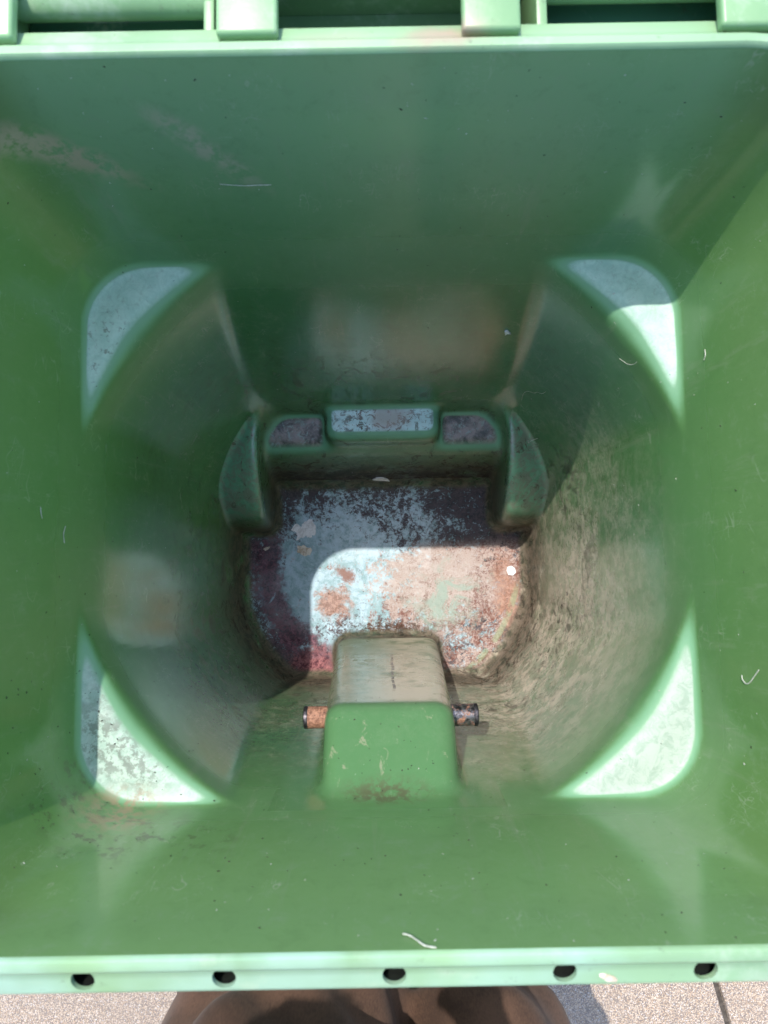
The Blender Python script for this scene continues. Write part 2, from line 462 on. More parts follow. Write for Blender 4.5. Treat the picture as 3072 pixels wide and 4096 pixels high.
def bar_material():
    g = G('rusty_steel')
    x, y, z = g.xyz()
    n = g.noise(95, 7, .8, .5)
    lvl = n + x.ss(.02, -.02) * .22
    rust = g.mix((.12, .050, .030), (.35, .18, .115), g.noise(240, 5, .8).ss(.38, .62))
    steel = g.mix((.22, .21, .22), (.05, .045, .05), g.noise(140, 5, .8).ss(.45, .6))
    rf = lvl.ss(.50, .60)
    c = g.mix(steel, rust, rf)
    c = g.mix(c, (.03, .018, .015), g.noise(300, 4, .7).ss(.62, .68))
    g.set('Base Color', c)
    g.set('Metallic', (1 - rf) * .85)
    g.set('Roughness', rf * .4 + .35)
    g.bump(n, .6, .0008)
    return g.mat
M_BAR = bar_material()
M_HOLLOW_SHADE = simple('shade_dark_hollow', (.006, .010, .008), (.015, .022, .016), 60, .8)  # near-black colour paints the shade inside the flange hollow
M_BARCAP = simple('dark_steel_edge', (.03, .03, .035), (.10, .09, .10), 200, .45, .8)
M_TYRE = simple('black_rubber', (.015, .015, .015), (.035, .033, .03), 60, .8)

def paving_material():
    g = G('exposed_aggregate')
    x, y, z = g.xyz()
    v = g.vor(520); sep = g.t.nodes.new('ShaderNodeSeparateColor')
    g.t.links.new(v.outputs['Color'], sep.inputs[0])
    r_ = X(g.t, sep.outputs[0]); q_ = X(g.t, sep.outputs[1])
    c = g.mix((.40, .29, .20), (.66, .53, .40), r_.ss(.1, .9))
    c = g.mix(c, (.16, .14, .14), q_.ss(.84, .86) * .8)
    c = g.mix(c, (.46, .27, .13), q_.ss(.10, .08) * .6)
    c = g.mix(c, (.62, .58, .54), r_.ss(.93, .95))
    d = X(g.t, v.outputs['Distance'])
    c = g.mix(c, (.20, .16, .13), d.ss(.45, .7))
    c = g.mix(c, (.30, .24, .19), g.noise(4, 4).ss(.4, .7) * .4)
    g.set('Base Color', c); g.set('Roughness', .85)
    g.bump(d * -1, .8, .002)
    return g.mat
M_PAVE = paving_material()

def cloth(name, a, b):
    g = G(name)
    w = g.noise(1, 3, .6, 0, g.map((700, 700, 160)))
    g.set('Base Color', g.mix(a, b, (g.noise(9, 4, .6) * .7 + w * .3).ss(.38, .62)))
    g.set('Roughness', .9)
    g.set('Sheen Weight', .05)
    g.bump(w, .4, .0006)
    return g.mat
M_TROUSER = cloth('brown_cotton', (.045, .022, .013), (.105, .055, .034))
M_SHIRT = cloth('grey_cotton', (.16, .17, .18), (.22, .23, .24))
M_SKIN = simple('skin', (.42, .25, .18), (.50, .31, .23), 12, .55, bump=0)
M_HAIR = simple('hair', (.03, .02, .015), (.06, .04, .03), 160, .6)
M_SHOE = simple('shoe_leather', (.05, .035, .03), (.08, .055, .04), 40, .5)
M_WHITE = simple('chalky_white', (.62, .60, .60), (.80, .79, .80), 160, .8, bd=.0015)
M_TAN = simple('dried_paper', (.45, .36, .27), (.70, .64, .56), 120, .85, bd=.0015)
M_FIBRE = simple('pale_fibre', (.34, .37, .28), (.50, .52, .44), 200, .7, bump=0)
M_DIRT = simple('dark_crumb', (.012, .01, .008), (.04, .03, .022), 300, .9)
M_JOINT = simple('joint_sand', (.05, .042, .035), (.10, .085, .07), 120, .95)

# ------------------------------------------------------------------ implicit surfaces
def smax(a, b, k):
    h = np.maximum(k - np.abs(a - b), 0) / k
    return np.maximum(a, b) + h * h * k * .25

def smin(a, b, k):
    return -smax(-a, -b, k)

def surface_net(f, lo, hi, h):
    """quads of the zero level of f on a regular grid; open where the level leaves the box"""
    n = [int(round((hi[i] - lo[i]) / h)) + 1 for i in range(3)]
    ax = [np.linspace(lo[i], lo[i] + h * (n[i] - 1), n[i]) for i in range(3)]
    F = f(ax[0][:, None, None], ax[1][None, :, None], ax[2][None, None, :]).astype(np.float32)
    F = np.broadcast_to(F, n).copy()
    F[np.abs(F) < 1e-7] = 1e-7
    S = F < 0
    shp = (n[0] - 1, n[1] - 1, n[2] - 1)
    acc = np.zeros(shp + (3,), np.float32); cnt = np.zeros(shp, np.float32)
    edges = {}
    for a in range(3):
        sl0 = [slice(None)] * 3; sl1 = [slice(None)] * 3
        sl0[a] = slice(0, -1); sl1[a] = slice(1, None)
        A, B = F[tuple(sl0)], F[tuple(sl1)]
        cr = S[tuple(sl0)] != S[tuple(sl1)]
        idx = np.argwhere(cr)
        t = A[cr] / (A[cr] - B[cr])
        p = idx.astype(np.float32); p[:, a] += t
        edges[a] = (idx, S[tuple(sl0)][cr])
        b, c = [q for q in range(3) if q != a]
        for db in (0, -1):
            for dc in (0, -1):
                ci = idx.copy(); ci[:, b] += db; ci[:, c] += dc
                ok = np.all((ci >= 0) & (ci < np.array(shp)), axis=1)
                q = ci[ok]
                np.add.at(acc, (q[:, 0], q[:, 1], q[:, 2]), p[ok])
                np.add.at(cnt, (q[:, 0], q[:, 1], q[:, 2]), 1)
    act = cnt > 0
    vid = -np.ones(shp, np.int64); vid[act] = np.arange(act.sum())
    V = acc[act] / cnt[act][:, None] * h + np.array(lo, np.float32)
    quads = []
    for a in range(3):
        idx, sgn = edges[a]
        b, c = (a + 1) % 3, (a + 2) % 3
        ok = (idx[:, b] > 0) & (idx[:, c] > 0) & (idx[:, b] < shp[b]) & (idx[:, c] < shp[c])
        idx, sgn = idx[ok], sgn[ok]
        def vv(db, dc):
            q = idx.copy(); q[:, b] += db; q[:, c] += dc
            return vid[q[:, 0], q[:, 1], q[:, 2]]
        Q = np.stack([vv(-1, -1), vv(0, -1), vv(0, 0), vv(-1, 0)], 1)
        Q[~sgn] = Q[~sgn][:, ::-1]
        quads.append(Q)
    Q = np.concatenate(quads)
    return V, Q

def net_mesh(name, V, Q):
    me = bpy.data.meshes.new(name)
    me.vertices.add(len(V)); me.vertices.foreach_set('co', V.astype(np.float32).ravel())
    me.loops.add(Q.size); me.loops.foreach_set('vertex_index', Q.astype(np.int32).ravel())
    me.polygons.add(len(Q)); me.polygons.foreach_set('loop_start', np.arange(0, Q.size, 4, dtype=np.int32))
    me.update(calc_edges=True); me.validate()
    return me

# ------------------------------------------------------------------ the bin's cavity
SK = np.array([-.05, 0, .06, .13, .19, .25, .32, .40, .60, .75, .90, 1.0])
WK = np.array([.3465, .346, .341, .331, .3195, .3085, .3015, .2965, .286, .2775, .2655, .260])
RSK = np.array([.0, .25, .45, .60, .75, .90, 1.0])
RRK = np.array([.320, .320, .315, .308, .295, .272, .262])
def interp(s, K, Vv):
    # smooth by averaging neighbouring samples of the polyline
    return sum(np.interp(s + d, K, Vv) for d in (-.045, -.03, -.015, 0, .015, .03, .045)) / 7
def cavity(x, y, z):
    s = RIM - z
    w = interp(s, SK, WK)
    yb = .359 - .15 * s
    yf = -.242 + .047 * s
    yc, hy = (yb + yf) / 2, (yb - yf) / 2
    r = .068 + .018 * np.clip(1 - s / .22, 0, 1)
    qx, qy = np.abs(x) - w + r, np.abs(y - yc) - hy + r
    box = np.sqrt(np.maximum(qx, 0) ** 2 + np.maximum(qy, 0) ** 2) + np.minimum(np.maximum(qx, qy), 0) - r
    # lower tub is round: what lies outside the circle below the ledges is solid
    t = np.clip((s - .25) / .65, 0, 1.15)
    rad = interp(s, RSK, RRK) + .0015
    cy = .05 - .037 * t
    rho = np.sqrt(x ** 2 + (y - cy) ** 2)
    mm = np.clip((np.abs(x) - .13) / .12, 0, 1) * np.clip((np.abs(y - .05) - .07) / .12, 0, 1)
    ledge = smax(.252 - s, rad - rho, .005 + .027 * mm)
    f = smax(box, -ledge, .004 + .008 * mm)
    # wheel wells
    wx = .203 - .02 * np.clip((.75 - s), -.2, .2) + .10 * np.clip(.16 - y, -1, .1) * np.clip((.80 - s) * 4, 0, 1) * 0
    cs = .792 + .65 * (np.abs(x) - .205)
    wcyl = np.where(s < cs, np.sqrt((y - .215) ** 2 + (s - cs) ** 2) - .142, np.abs(y - .215) - .142)
    well = smax(wcyl, wx - np.abs(x), .022)
    f = smax(f, -well, .012)
    # axle housing and its raised middle
    shelf = smax(.695 - .10 * (y - .22) - s, .193 - (s - .70) * .17 - y, .030)
    f = smax(f, -shelf, .014)
    bump = smax(smax(.655 - s, np.abs(x) - .094 + .03 * (.7 - s), .020), .206 - (s - .655) * .12 - y, .024)
    f = smax(f, -bump, .014)
    # slanted shoulders behind the axle housing
    shd = smax(.288 + (.70 - s) * .38 - (.777 * np.abs(x) + .63 * y), np.abs(x) - .206, .02)
    shd = smax(shd, s - .73, .02)
    f = smax(f, -shd, .016)
    # bar housing on the front wall
    hw = .0745 + .038 * (s - .35)
    b1 = .266 + (y + .228) * 1.05 - s
    b2 = y - (-.153 + (s - .35) * .046)
    blk = smax(smax(b1 * .69, b2, .007), np.abs(x - .002) - hw, .026)
    f = smax(f, -blk, .010)
    # floor
    f = smax(f, s - .90, .040)
    return f

V, Q = surface_net(cavity, (-.37, -.27, RIM - .93), (.37, .39, RIM + .0001), .0038)
keep = V[:, 2] < RIM + .003
print('shell', len(V), len(Q))

def ray(px, py):
    return (fw + RI * ((px - PXW / 2) / FPX) - UP * ((py - PXH / 2) / FPX)).normalized()
def on_shell(px, py, start=0.40):
    """where the line of sight through a spot of the photograph meets the shell, and the surface normal"""
    d = ray(px, py)
    t = start
    def F(p): return float(cavity(np.float64(p.x), np.float64(p.y), np.float64(p.z)))
    t = (CAM.z - RIM) / -d.z + .002
    for _ in range(900):
        p = CAM + d * t
        v = F(p)
        if v > -.0004: break
        t += max(-v * .5, .0008)
    e = .002
    nrm = Vector((F(p + Vector((e, 0, 0))) - F(p - Vector((e, 0, 0))),
                  F(p + Vector((0, e, 0))) - F(p - Vector((0, e, 0))),
                  F(p + Vector((0, 0, e))) - F(p - Vector((0, 0, e))))).normalized() * -1
    return p, nrm

# ------------------------------------------------------------------ ground
bm = bmesh.new()
bx(bm, (-60, -60, -.2), (60, 60, -.012))
g_ = bm_obj('ground', bm, M_JOINT, None, False); tag(g_, kind='structure')
# paving slabs with open joints (one joint runs away from the bin's front right)
bm = bmesh.new()
ang = R(14)
for ix in range(-6, 7):
    for iy in range(-6, 7):
        cx, cy_ = .862 + ix * .9, -1.25 + iy * .9
        vs0 = len(bm.verts)
        bx(bm, (cx - .4445, cy_ - .4445, -.05), (cx + .4445, cy_ + .4445, 0), .004, 2)
pv = bm_obj('pavement', bm, M_PAVE, None, True)
pv.rotation_euler = (0, 0, ang)
tag(pv, kind='structure')

# ------------------------------------------------------------------ the bin
root = empty('wheeled_bin', (0, .05, 0))
tag(root, 'large open green plastic wheeled bin seen from above, stained inside', 'wheeled bin')
def P(o):
    o.parent = root
    o.matrix_parent_inverse = Matrix.Translation((0, -.05, 0))
    return o
bme = net_mesh('body', V, Q)
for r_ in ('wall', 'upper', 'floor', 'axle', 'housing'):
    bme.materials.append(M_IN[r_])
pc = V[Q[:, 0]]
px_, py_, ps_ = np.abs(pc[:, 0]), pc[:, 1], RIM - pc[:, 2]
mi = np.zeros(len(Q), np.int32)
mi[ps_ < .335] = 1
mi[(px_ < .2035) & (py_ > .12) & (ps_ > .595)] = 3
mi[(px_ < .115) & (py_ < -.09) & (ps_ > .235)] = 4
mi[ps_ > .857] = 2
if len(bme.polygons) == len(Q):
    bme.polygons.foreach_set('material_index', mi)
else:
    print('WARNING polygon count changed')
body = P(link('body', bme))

# rim: a profile carried round the mouth
def rr_path(w, yf, yb, r, n=10):
    pts = []
    for cx, cy_, a0 in ((w - r, yb - r, 0), (-w + r, yb - r, 90), (-w + r, yf + r, 180), (w - r, yf + r, 270)):
        for k in range(n + 1):
            a = R(a0 + 90 * k / n)
            pts.append((cx + r * math.cos(a), cy_ + r * math.sin(a), math.cos(a), math.sin(a)))
    return pts
def rim_mesh():
    bm = bmesh.new()
    path = rr_path(.3462, -.2421, .3592, .086)
    # (outward, up) relative to the mouth edge: outer skin, then the hollow inside the flange
    outer = [(-.0002, -.004), (.0003, .0015), (.002, .0032), (.0075, .0030), (.0098, .001), (.0112, -.0040), (.0262, -.0090),
             (.0278, -.0105), (.0278, -.058), (.0006, -.058)]
    inner = [(.0035, -.0065), (.0110, -.0080), (.0245, -.0120), (.0250, -.055), (.0035, -.055)]
    for prof, mi_ in ((outer, 0), (inner, 1)):
        rings = [[bm.verts.new((x + nx * o, y + ny * o, RIM + u)) for o, u in prof] for (x, y, nx, ny) in path]
        L = len(rings)
        fs = []
        for i in range(L):
            a, b = rings[i], rings[(i + 1) % L]
            for k in range(len(prof)):
                q = bm.faces.new((a[k], b[k], b[(k + 1) % len(prof)], a[(k + 1) % len(prof)]))
                q.material_index = mi_; fs.append(q)
        bmesh.ops.recalc_face_normals(bm, faces=fs)
        if mi_: bmesh.ops.reverse_faces(bm, faces=fs)
    me = bpy.data.meshes.new('rim'); bm.to_mesh(me); bm.free()
    return me
rm_ = rim_mesh()
rm_.materials.append(M_RIM)
rim = P(link('rim', rm_, M_HOLLOW_SHADE))
# five drain holes drilled through the front flange
cut = bmesh.new()
def at_plane(px, py, z):
    d = ray(px, py); t = (z - CAM.z) / d.z
    return CAM + d * t
for px, py in ((325, 3895), (893, 3880), (1577, 3862), (2262, 3858), (2828, 3856)):
    p = at_plane(px, py, RIM - .004)
    bmesh.ops.create_cone(cut, cap_ends=True, segments=28, radius1=.0077, radius2=.0077, depth=.020,
                          matrix=Matrix.Translation((p.x, -.242 - .0172, RIM - .0095)) @ Matrix.Rotation(R(12), 4, 'X'))
cme = bpy.data.meshes.new('cut'); cut.to_mesh(cme); cut.free()
co_ = bpy.data.objects.new('cut', cme); COL.objects.link(co_)
md = rim.modifiers.new('holes', 'BOOLEAN'); md.object = co_; md.operation = 'DIFFERENCE'; md.solver = 'EXACT'
bpy.context.view_layer.update()
ev = rim.evaluated_get(bpy.context.evaluated_depsgraph_get())
nm = bpy.data.meshes.new_from_object(ev)
rim.modifiers.clear()
rim.data = nm
bpy.data.objects.remove(co_)
rim.data.polygons.foreach_set('use_smooth', [True] * len(rim.data.polygons))
rim.data.set_sharp_from_angle(angle=R(40))

# steel lift bar through the housing
pb = Vector((.0, -.176, RIM - .392))
bar_e = bmesh.new()
L0, L1 = -.0975, .1055
prof = [(L0 + .004, .0095), (L0, .0105), (L0, .0122), (L0 + .002, .0128), (L1 - .002, .0128), (L1, .0122), (L1, .0105), (L1 - .004, .0095)]
lathe(bar_e, prof, (0, 0, 0), 40)
bar = bm_obj('lift_bar', bar_e, M_BAR)
bar.location = pb - Vector((0, .05, 0)); bar.parent = root
be = bmesh.new()
lathe(be, [(L0 - .0005, .0100), (L0 - .0022, .0112), (L0 - .001, .0132), (L0 + .0022, .0134), (L0 + .003, .0129)], (0, 0, 0), 40)
c1 = bm_obj('end_ring', be, M_BARCAP, bar)
be = bmesh.new()
lathe(be, [(L1 + .0005, .0100), (L1 + .0022, .0112), (L1 + .001, .0132), (L1 - .0022, .0134), (L1 - .003, .0129)], (0, 0, 0), 40)
c2 = bm_obj('end_ring', be, M_BARCAP, bar)
for sx in (L0 + .003, L1 - .003):
    be = bmesh.new()
    bmesh.ops.create_circle(be, cap_ends=True, segments=32, radius=.0096, matrix=Matrix.Translation((sx, 0, 0)) @ Matrix.Rotation(R(90), 4, 'Y'))
    bm_obj('end_plug', be, M_BARCAP, bar)

# back of the mouth: added sun-blocking plate, grab bars and the lid hanging open behind
HY = .386
bm = bmesh.new()
for x0, x1 in ((-.42, -.262), (-.262, -.121), (.127, .262), (.262, .42)):
    pass
def grab(x0, x1, dy=0.0):
    bm = bmesh.new()
    pts = [(x0, HY + .030, RIM - .030), (x1, HY + .030, RIM - .030)]
    # flattened tube
    n = 24; rings = []
    for (x, y, z) in [(x0 + (x1 - x0) * k / 10, HY + .0290 + dy, RIM - .021) for k in range(11)]:
        rings.append([bm.verts.new((x, y + .017 * math.cos(2 * math.pi * k / n), z + .013 * math.sin(2 * math.pi * k / n))) for k in range(n)])
    for a, b in zip(rings, rings[1:]):
        for k in range(n):
            bm.faces.new((a[k], a[(k + 1) % n], b[(k + 1) % n], b[k]))
    bm.faces.new(rings[0][::-1]); bm.faces.new(rings[-1])
    return bm
P(bm_obj('grab_bar', grab(-.262, -.118, .008), M_OUT))
P(bm_obj('grab_bar', grab(.120, .262, .015), M_OUT))
# brackets moulded on the back wall that carry the bars
for xx in (-.272, -.120, -.098, .098, .120, .272):
    bm = bmesh.new()
    bx(bm, (xx - .004, HY - .004, RIM - .085), (xx + .004, HY + .075, RIM - .012), .0015, 2)
    P(bm_obj('hinge_bracket', bm, M_OUT))
# plate added to keep sun off the translucent back wall
bm = bmesh.new()
bx(bm, (-.34, .3450, RIM - .110), (.34, HY + .088, RIM - .104), .0015, 2)
P(bm_obj('sun_block_plate', bm, M_OUT))
for x0, x1 in ((-.267, -.125), (.125, .267)):
    bm = bmesh.new()
    bx(bm, (x0, HY + .003, RIM - .052), (x1, HY + .085, RIM - .046), .002, 2)
    P(bm_obj('gutter', bm, M_GLOSS, None, True))
# lid
bm = bmesh.new()
bx(bm, (-.37, HY + .088, RIM - .86), (.37, HY + .100, RIM - .002), .005, 3)
bx(bm, (-.375, HY + .080, RIM - .018), (.375, HY + .099, RIM + .004), .005, 3)
lid = P(bm_obj('lid', bm, M_OUT))
for x0, x1 in ((-.345, -.2535), (-.1115, -.0685), (.0605, .1015), (.2415, .345)):
    bm = bmesh.new()
    bx(bm, (x0, HY - .0135, RIM - .006), (x1, HY + .084, RIM + .0045), .0028, 3)
    a = bm_obj('hinge_arm', bm, M_OUT, None)
    a.parent = root; a.matrix_parent_inverse = Matrix.Translation((0, -.05, 0))
    a.parent = lid; a.matrix_parent_inverse = Matrix.Identity(4)
# wheels in the wells, outside the tub
for sx in (-1, 1):
    bm = bmesh.new()
    lathe(bm, [(-.03, .085), (-.03, .118), (-.024, .125), (.024, .125), (.03, .118), (.03, .085)], (sx * .262, .20, .125), 48)
    w_ = P(bm_obj('wheel', bm, M_TYRE))
    bm = bmesh.new()
    lathe(bm, [(-.022, .084), (-.024, .03), (-.03, .012), (.03, .012), (.024, .03), (.022, .084)], (sx * .262, .20, .125), 40)
    h_ = bm_obj('hub', bm, M_OUT, w_)
bm = bmesh.new()
tube(bm, [(-.30, .20, .125), (.30, .20, .125)], .009, 16)
ax_ = P(bm_obj('axle', bm, M_BARCAP))
# feet that carry the front of the tub
bm = bmesh.new()
bx(bm, (-.15, -.17, 0), (-.07, -.12, .0692), .008)
P(bm_obj('foot', bm, M_OUT))
bm = bmesh.new()
bx(bm, (.07, -.17, 0), (.15, -.12, .0692), .008)
P(bm_obj('foot', bm, M_OUT))

# ------------------------------------------------------------------ person at the front of the bin
def cap(x, y, z, a, b, ra, rb):
    a, b = np.array(a), np.array(b); ba = b - a
    pa = (x - a[0], y - a[1], z - a[2])
    h = np.clip((pa[0] * ba[0] + pa[1] * ba[1] + pa[2] * ba[2]) / (ba @ ba), 0, 1)
    return np.sqrt((pa[0] - ba[0] * h) ** 2 + (pa[1] - ba[1] * h) ** 2 + (pa[2] - ba[2] * h) ** 2) - (ra + (rb - ra) * h)
def uni(parts, k=.05):
    f = parts[0]
    for p in parts[1:]: f = smin(f, p, k)
    return f
PX_, PY_ = -.045, -.535
def legs(x, y, z, g=0.0):
    x = x - PX_; y = y - PY_
    out = []
    for s_ in (-1, 1):
        e_ = .022 if s_ < 0 else .004
        cx_, tr, ky = (-.062, .132, .0) if s_ < 0 else (.136, .090, -.015)
        out.append(cap(x, y, z, (cx_, ky, .92), (cx_ + s_ * .012, .035 + ky, .50), tr + g, tr - .026 + g))
        out.append(cap(x, y, z, (cx_ + s_ * .012, .035 + ky, .50), (cx_ + s_ * .02, -.02, .10), tr - .026 + g * 1.4, .045 + g * 2.2))
    l = smin(smin(out[0], out[1], .04), smin(out[2], out[3], .04), .02)
    l = smin(l, cap(x, y, z, (-.04, -.04, .98), (.09, -.04, .98), .115 + g, .115 + g), .05)
    return l
def torso(x, y, z):
    x = x - PX_ + .10; y = y - PY_
    t = uni([cap(x, y, z, (-.05, -.01, .98), (.03, -.01, .98), .105, .105), cap(x, y, z, (-.05, .0, 1.12), (.05, .0, 1.12), .095, .10),
             cap(x, y, z, (-.09, .02, 1.32), (.09, .02, 1.32), .12, .12), cap(x, y, z, (-.165, .02, 1.43), (.165, .02, 1.43), .055, .055)], .08)
    for s_ in (-1, 1):
        t = smin(t, cap(x, y, z, (s_ * .19, .02, 1.42), (s_ * .20, .09, 1.17), .052, .042), .03)
        t = smin(t, cap(x, y, z, (s_ * .20, .09, 1.17), (s_ * .17, .22, 1.30), .040, .030), .02)
    return t
def head(x, y, z):
    x = x - PX_ + .10; y = y - PY_
    h = cap(x, y, z, (0, .03, 1.46), (0, .06, 1.56), .055, .052)
    h = smin(h, cap(x, y, z, (0, .075, 1.67), (0, .09, 1.62), .088, .066), .03)
    h = smin(h, cap(x, y, z, (0, .150, 1.645), (0, .172, 1.615), .008, .012), .014)
    h = smin(h, cap(x, y, z, (-.082, .07, 1.65), (-.080, .07, 1.625), .008, .006), .008)
    h = smin(h, cap(x, y, z, (.082, .07, 1.65), (.080, .07, 1.625), .008, .006), .008)
    return h
def hands(x, y, z):
    x = x - PX_ + .10; y = y - PY_
    o = None
    for s_ in (-1, 1):
        b = [cap(x, y, z, (s_ * .17, .22, 1.30), (s_ * .12, .285, 1.335), .026, .024)]
        for k, l in enumerate((.070, .078, .074, .060)):
            x0 = s_ * (.125 - .014 * k) ; 
            b.append(cap(x, y, z, (x0, .29 + .004 * k, 1.335), (x0 - s_ * .028, .29 + l * .7, 1.352), .0095, .0088))
            b.append(cap(x, y, z, (x0 - s_ * .028, .29 + l * .7, 1.352), (x0 - s_ * .05, .29 + l * .85, 1.375), .0088, .0075))
        b.append(cap(x, y, z, (s_ * .145, .27, 1.345), (s_ * .115, .30, 1.385), .011, .009))
        q = uni(b, .010)
        o = q if o is None else np.minimum(o, q)
    return o
def body_f(x, y, z):
    return smin(smin(legs(x, y, z, -.006), torso(x, y, z) + .004, .02), smin(head(x, y, z), hands(x, y, z), .01), .02)
person = empty('person', (PX_, PY_, 0))
tag(person, 'person standing close against the front of the bin in loose brown trousers', 'person')
def PP(o):
    o.parent = person; o.matrix_parent_inverse = Matrix.Translation((-PX_, -PY_, 0)); return o
V2, Q2 = surface_net(body_f, (-.52, -.85, .06), (.36, -.10, 1.82), .010)
PP(link('body', net_mesh('body', V2, Q2), M_SKIN))
def fold(x, y, z):
    return .0085 * np.sin(z * 34 + x * 22 + 2.2 * np.sin(x * 17 + y * 9)) + .0050 * np.sin(z * 61 - x * 40 + y * 30)
def trousers_f(x, y, z):
    f = legs(x, y, z, .014) + fold(x, y, z)
    return smax(smax(f, z - 1.0, .01), .085 - z, .01)
V2, Q2 = surface_net(trousers_f, (-.40, -.85, .07), (.34, -.28, 1.03), .008)
PP(link('trousers', net_mesh('trousers', V2, Q2), M_TROUSER))
def shirt_f(x, y, z):
    f = smin(torso(x, y, z), cap(x - PX_, y - PY_, z, (-.06, -.035, .97), (.07, -.035, .97), .125, .125), .06) - .012 + fold(x, y, z) * .5
    return smax(smax(f, .90 - z, .01), (y - (PY_ + .17)), .01)
V2, Q2 = surface_net(shirt_f, (-.52, -.78, .86), (.32, -.28, 1.56), .009)
PP(link('shirt', net_mesh('shirt', V2, Q2), M_SHIRT))
def hair_f(x, y, z):
    X_, Y_ = x - PX_ + .10, y - PY_
    return smax(cap(X_, Y_, z, (0, .068, 1.680), (0, .055, 1.655), .095, .090), (Y_ - .07) * .8 - (z - 1.665) , .02)
V2, Q2 = surface_net(hair_f, (-.27, -.62, 1.5), (.01, -.32, 1.82), .008)
PP(link('hair', net_mesh('hair', V2, Q2), M_HAIR))
for s_ in (-1, 1):
    bm = bmesh.new()
    bmesh.ops.create_uvsphere(bm, u_segments=16, v_segments=10, radius=.012, matrix=Matrix.Translation((PX_ - .10 + s_ * .031, PY_ + .151, 1.662)))
    PP(bm_obj('eye', bm, M_WHITE))
for s_ in (-1, 1):
    def shoe_f(x, y, z, s_=s_):
        X_, Y_ = x - PX_, y - PY_
        fx = -.078 if s_ < 0 else .170
        f = smin(cap(X_, Y_, z, (fx, -.045, .045), (fx + s_ * .015, .14, .032), .045, .036), cap(X_, Y_, z, (fx, -.03, .05), (fx, -.02, .10), .046, .046), .03)
        return smax(f, .002 - z, .004)
    V2, Q2 = surface_net(shoe_f, (PX_ + (-.078 if s_ < 0 else .17) - .09, -.68, -.004), (PX_ + (-.078 if s_ < 0 else .17) + .09, -.34, .16), .006)
    PP(link('shoe', net_mesh('shoe', V2, Q2), M_SHOE))

# ------------------------------------------------------------------ litter lying in the bin
def frame_at(p, n, a=0):
    n = n.normalized(); u = Vector((1, 0, 0)); u = (u - n * u.dot(n)).normalized()
    v = n.cross(u)
    u2 = u * math.cos(a) + v * math.sin(a); v2 = n.cross(u2)
    mm = Matrix.Identity(4)
    for i in range(3):
        mm[i][0], mm[i][1], mm[i][2], mm[i][3] = u2[i], v2[i], n[i], p[i]
    return mm
def flake(name, pxs, mat, label, cat, th=.0015, jag=0.0, curl=0.0, seed=1):
    """a flat irregular scrap whose outline is laid on the surface, with thickness"""
    rnd = random.Random(seed)
    pts = []
    n0 = None
    k = 5 if jag else 1
    P0 = list(pxs)
    dense = []
    for i in range(len(P0)):
        a, b = P0[i], P0[(i + 1) % len(P0)]
        for j in range(k):
            t = j / k
            dense.append((a[0] + (b[0] - a[0]) * t + rnd.uniform(-jag, jag), a[1] + (b[1] - a[1]) * t + rnd.uniform(-jag, jag)))
    cxp = sum(q[0] for q in dense) / len(dense); cyp = sum(q[1] for q in dense) / len(dense)
    c0, n0 = on_shell(cxp, cyp)
    mm = frame_at(c0, n0); inv = mm.inverted()
    loc = [inv @ on_shell(*q)[0] for q in dense]
    bm = bmesh.new()
    top = [bm.verts.new((q.x, q.y, q.z + th + .0004 + curl * rnd.uniform(.3, 1))) for q in loc]
    bot = [bm.verts.new((q.x, q.y, q.z + .0003)) for q in loc]
    ct = bm.verts.new((0, 0, th + .0004)); 
    L = len(top)
    for i in range(L):
        bm.faces.new((top[i], top[(i + 1) % L], ct))
        bm.faces.new((top[(i + 1) % L], top[i], bot[i], bot[(i + 1) % L]))
    cb = bm.verts.new((0, 0, .0003))
    for i in range(L): bm.faces.new((bot[(i + 1) % L], bot[i], cb))
    o = bm_obj(name, bm, mat, None, True, 50)
    o.matrix_world = mm
    return tag(o, label, cat)
flake('plaster_scrap', [(1165, 2120), (1185, 2095), (1205, 2110), (1215, 2085), (1245, 2078), (1262, 2100), (1260, 2140), (1235, 2150), (1215, 2145), (1190, 2165), (1185, 2130)],
      M_WHITE, 'jagged white plaster-like scrap stuck on the stained bin floor at left', 'scrap', .002, 4, 0, 3)
flake('paper_scrap', [(1190, 2185), (1215, 2182), (1248, 2195), (1243, 2218), (1215, 2224), (1190, 2208)],
      M_TAN, 'curled tan scrap of torn paper just below the jagged white scrap', 'scrap', .003, 3, .001, 4)
flake('white_chip', [(2030, 2268), (2045, 2263), (2060, 2272), (2064, 2290), (2052, 2302), (2034, 2299), (2027, 2284)],
      M_WHITE, 'small round white chip lying on the rusty right side of the bin floor', 'chip', .0025, 0, 0, 5)
flake('seed_husk', [(1490, 1916), (1505, 1909), (1530, 1908), (1550, 1914), (1558, 1922), (1535, 1919), (1510, 1919)],
      M_WHITE, 'thin pale crescent husk resting at the foot of the axle housing', 'husk', .002, 0, 0, 6)
flake('green_chip', [(1052, 2196), (1066, 2188), (1082, 2186), (1076, 2196), (1062, 2203)],
      M_TAN, 'tiny pale flake on the maroon left edge of the bin floor', 'flake', .001, 0, 0, 7)

bm = bmesh.new()
pp = at_plane(2432, 3912, RIM - .0062)
rn_ = random.Random(5)
top_ = bm.verts.new((0, 0, .0016))
rg = [bm.verts.new((.0065 * rn_.uniform(.7, 1.1) * math.cos(k * .52), .0022 * rn_.uniform(.6, 1.1) * math.sin(k * .52), 0)) for k in range(12)]
for k in range(12): bm.faces.new((rg[k], rg[(k + 1) % 12], top_))
bm.faces.new(rg[::-1])
o_ = bm_obj('paint_dab', bm, M_TAN); o_.location = pp; o_.rotation_euler = (R(-14), 0, R(-18))
tag(o_, 'small cream paint dab on the front rim between the two right-hand holes', 'paint dab')

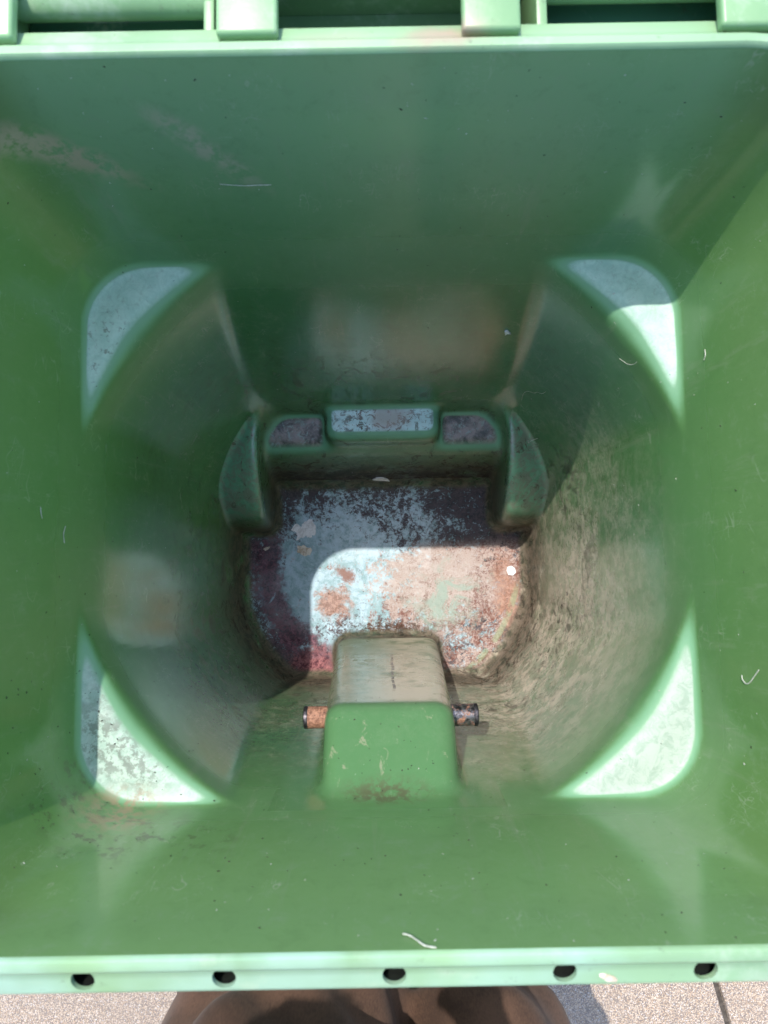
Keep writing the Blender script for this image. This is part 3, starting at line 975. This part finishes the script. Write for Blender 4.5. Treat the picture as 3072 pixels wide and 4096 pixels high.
def strand(name, pxs, rad, label, cat='fibre', mat=None, lift=.0012):
    # smooth path through points laid on the shell
    pts = []
    for i in range(len(pxs) - 1):
        p0 = pxs[max(i - 1, 0)]; p1 = pxs[i]; p2 = pxs[i + 1]; p3 = pxs[min(i + 2, len(pxs) - 1)]
        for j in range(4):
            t = j / 4
            pts.append(tuple(.5 * (2 * p1[q] + (p2[q] - p0[q]) * t + (2 * p0[q] - 5 * p1[q] + 4 * p2[q] - p3[q]) * t * t + (3 * p1[q] - p0[q] - 3 * p2[q] + p3[q]) * t ** 3) for q in (0, 1)))
    pts.append(pxs[-1])
    w = []
    for q in pts:
        p, n = on_shell(*q); w.append(p + n * lift)
    o0 = w[0].copy()
    bm = bmesh.new()
    tube(bm, [p - o0 for p in w], rad, 6)
    o = bm_obj(name, bm, mat or M_FIBRE)
    o.location = o0
    return tag(o, label, cat)
strand('thread', [(2088, 1598), (2096, 1572), (2110, 1563), (2126, 1566), (2140, 1570), (2152, 1566), (2166, 1572), (2176, 1570), (2186, 1564)], .00035,
       'thin wavy white thread on the dark back right wall above the wheel well')
strand('thread', [(2482, 1432), (2498, 1444), (2515, 1454), (2535, 1456), (2550, 1446)], .0003,
       'short curved hair below the back right corner ledge')
strand('plant_stalk', [(1612, 3742), (1640, 3750), (1668, 3768), (1700, 3790), (1745, 3798)], .0006,
       'pale broken plant stalk caught at the middle of the front rim', 'stalk')
strand('thread', [(2110, 1760), (2112, 1772), (2124, 1762), (2140, 1756), (2152, 1752)], .0006,
       'short white fibre curl on the right wheel well top')
strand('thread', [(158, 2028), (160, 2055), (165, 2075)], .0004, 'short white fibre hanging on the left wall, upper of two')
strand('thread', [(258, 2105), (250, 2135), (253, 2172)], .0004, 'long bent pale fibre on the left wall, lower of two')
strand('thread', [(2824, 1398), (2826, 1420), (2820, 1440)], .0005, 'straight pale fibre on the sunlit right wall beside the ledge')
strand('thread', [(2972, 2700), (2975, 2718), (2990, 2735), (3005, 2728), (3022, 2705), (3040, 2680)], .0005, 'loop of pale fluff at the right edge of the photo')
strand('thread', [(880, 732), (930, 736), (985, 738), (1030, 736), (1085, 735)], .0003, 'straight pale hair lying across the back wall')
flake('lint_scrap', [(2020, 1335), (2018, 1322), (2030, 1318), (2042, 1330), (2030, 1330)],
      M_WHITE, 'small curled white lint scrap on the dark back right wall', 'lint', .0015, 0, 0.001, 8)

# specks and crumbs nobody could count
def specks(name, n, mat, rmin, rmax, label, seed, dark=False, ymin=250):
    rnd = random.Random(seed)
    bm = bmesh.new()
    for _ in range(n):
        px = rnd.uniform(20, 3050)
        py = rnd.uniform(ymin, 3780)
        if dark and rnd.random() < .6:
            px = rnd.gauss(1700 if rnd.random() < .5 else 500, 450); py = rnd.gauss(2900, 420)
            if not (20 < px < 3050 and 300 < py < 3780): continue
        p, nn = on_shell(px, py)
        mm = frame_at(p + nn * .0003, nn, rnd.uniform(0, 6.3))
        l = rnd.uniform(rmin, rmax) * (2.4 if rnd.random() < .16 and not dark else 1)
        wd = rnd.uniform(.25, .8) * min(l, .0011)
        q = rnd.randint(5, 7)
        vs = []
        for k in range(q):
            a = 2 * math.pi * k / q
            rr_ = rnd.uniform(.6, 1)
            vs.append(bm.verts.new(mm @ Vector((l * rr_ * math.cos(a), wd * rr_ * math.sin(a), 0))))
        t = bm.verts.new(mm @ Vector((0, 0, wd * .8)))
        for k in range(q): bm.faces.new((vs[k], vs[(k + 1) % q], t))
    o = bm_obj(name, bm, mat, None, False)
    return tag(o, label, 'debris', kind='stuff')
specks('dust_specks', 330, M_FIBRE, .0003, .0010, 'tiny white specks and lint clinging to the bin walls', 11)
specks('dirt_crumbs', 420, M_DIRT, .0006, .0018, 'dark crumbs of dried dirt clinging to the bin walls', 12, True)
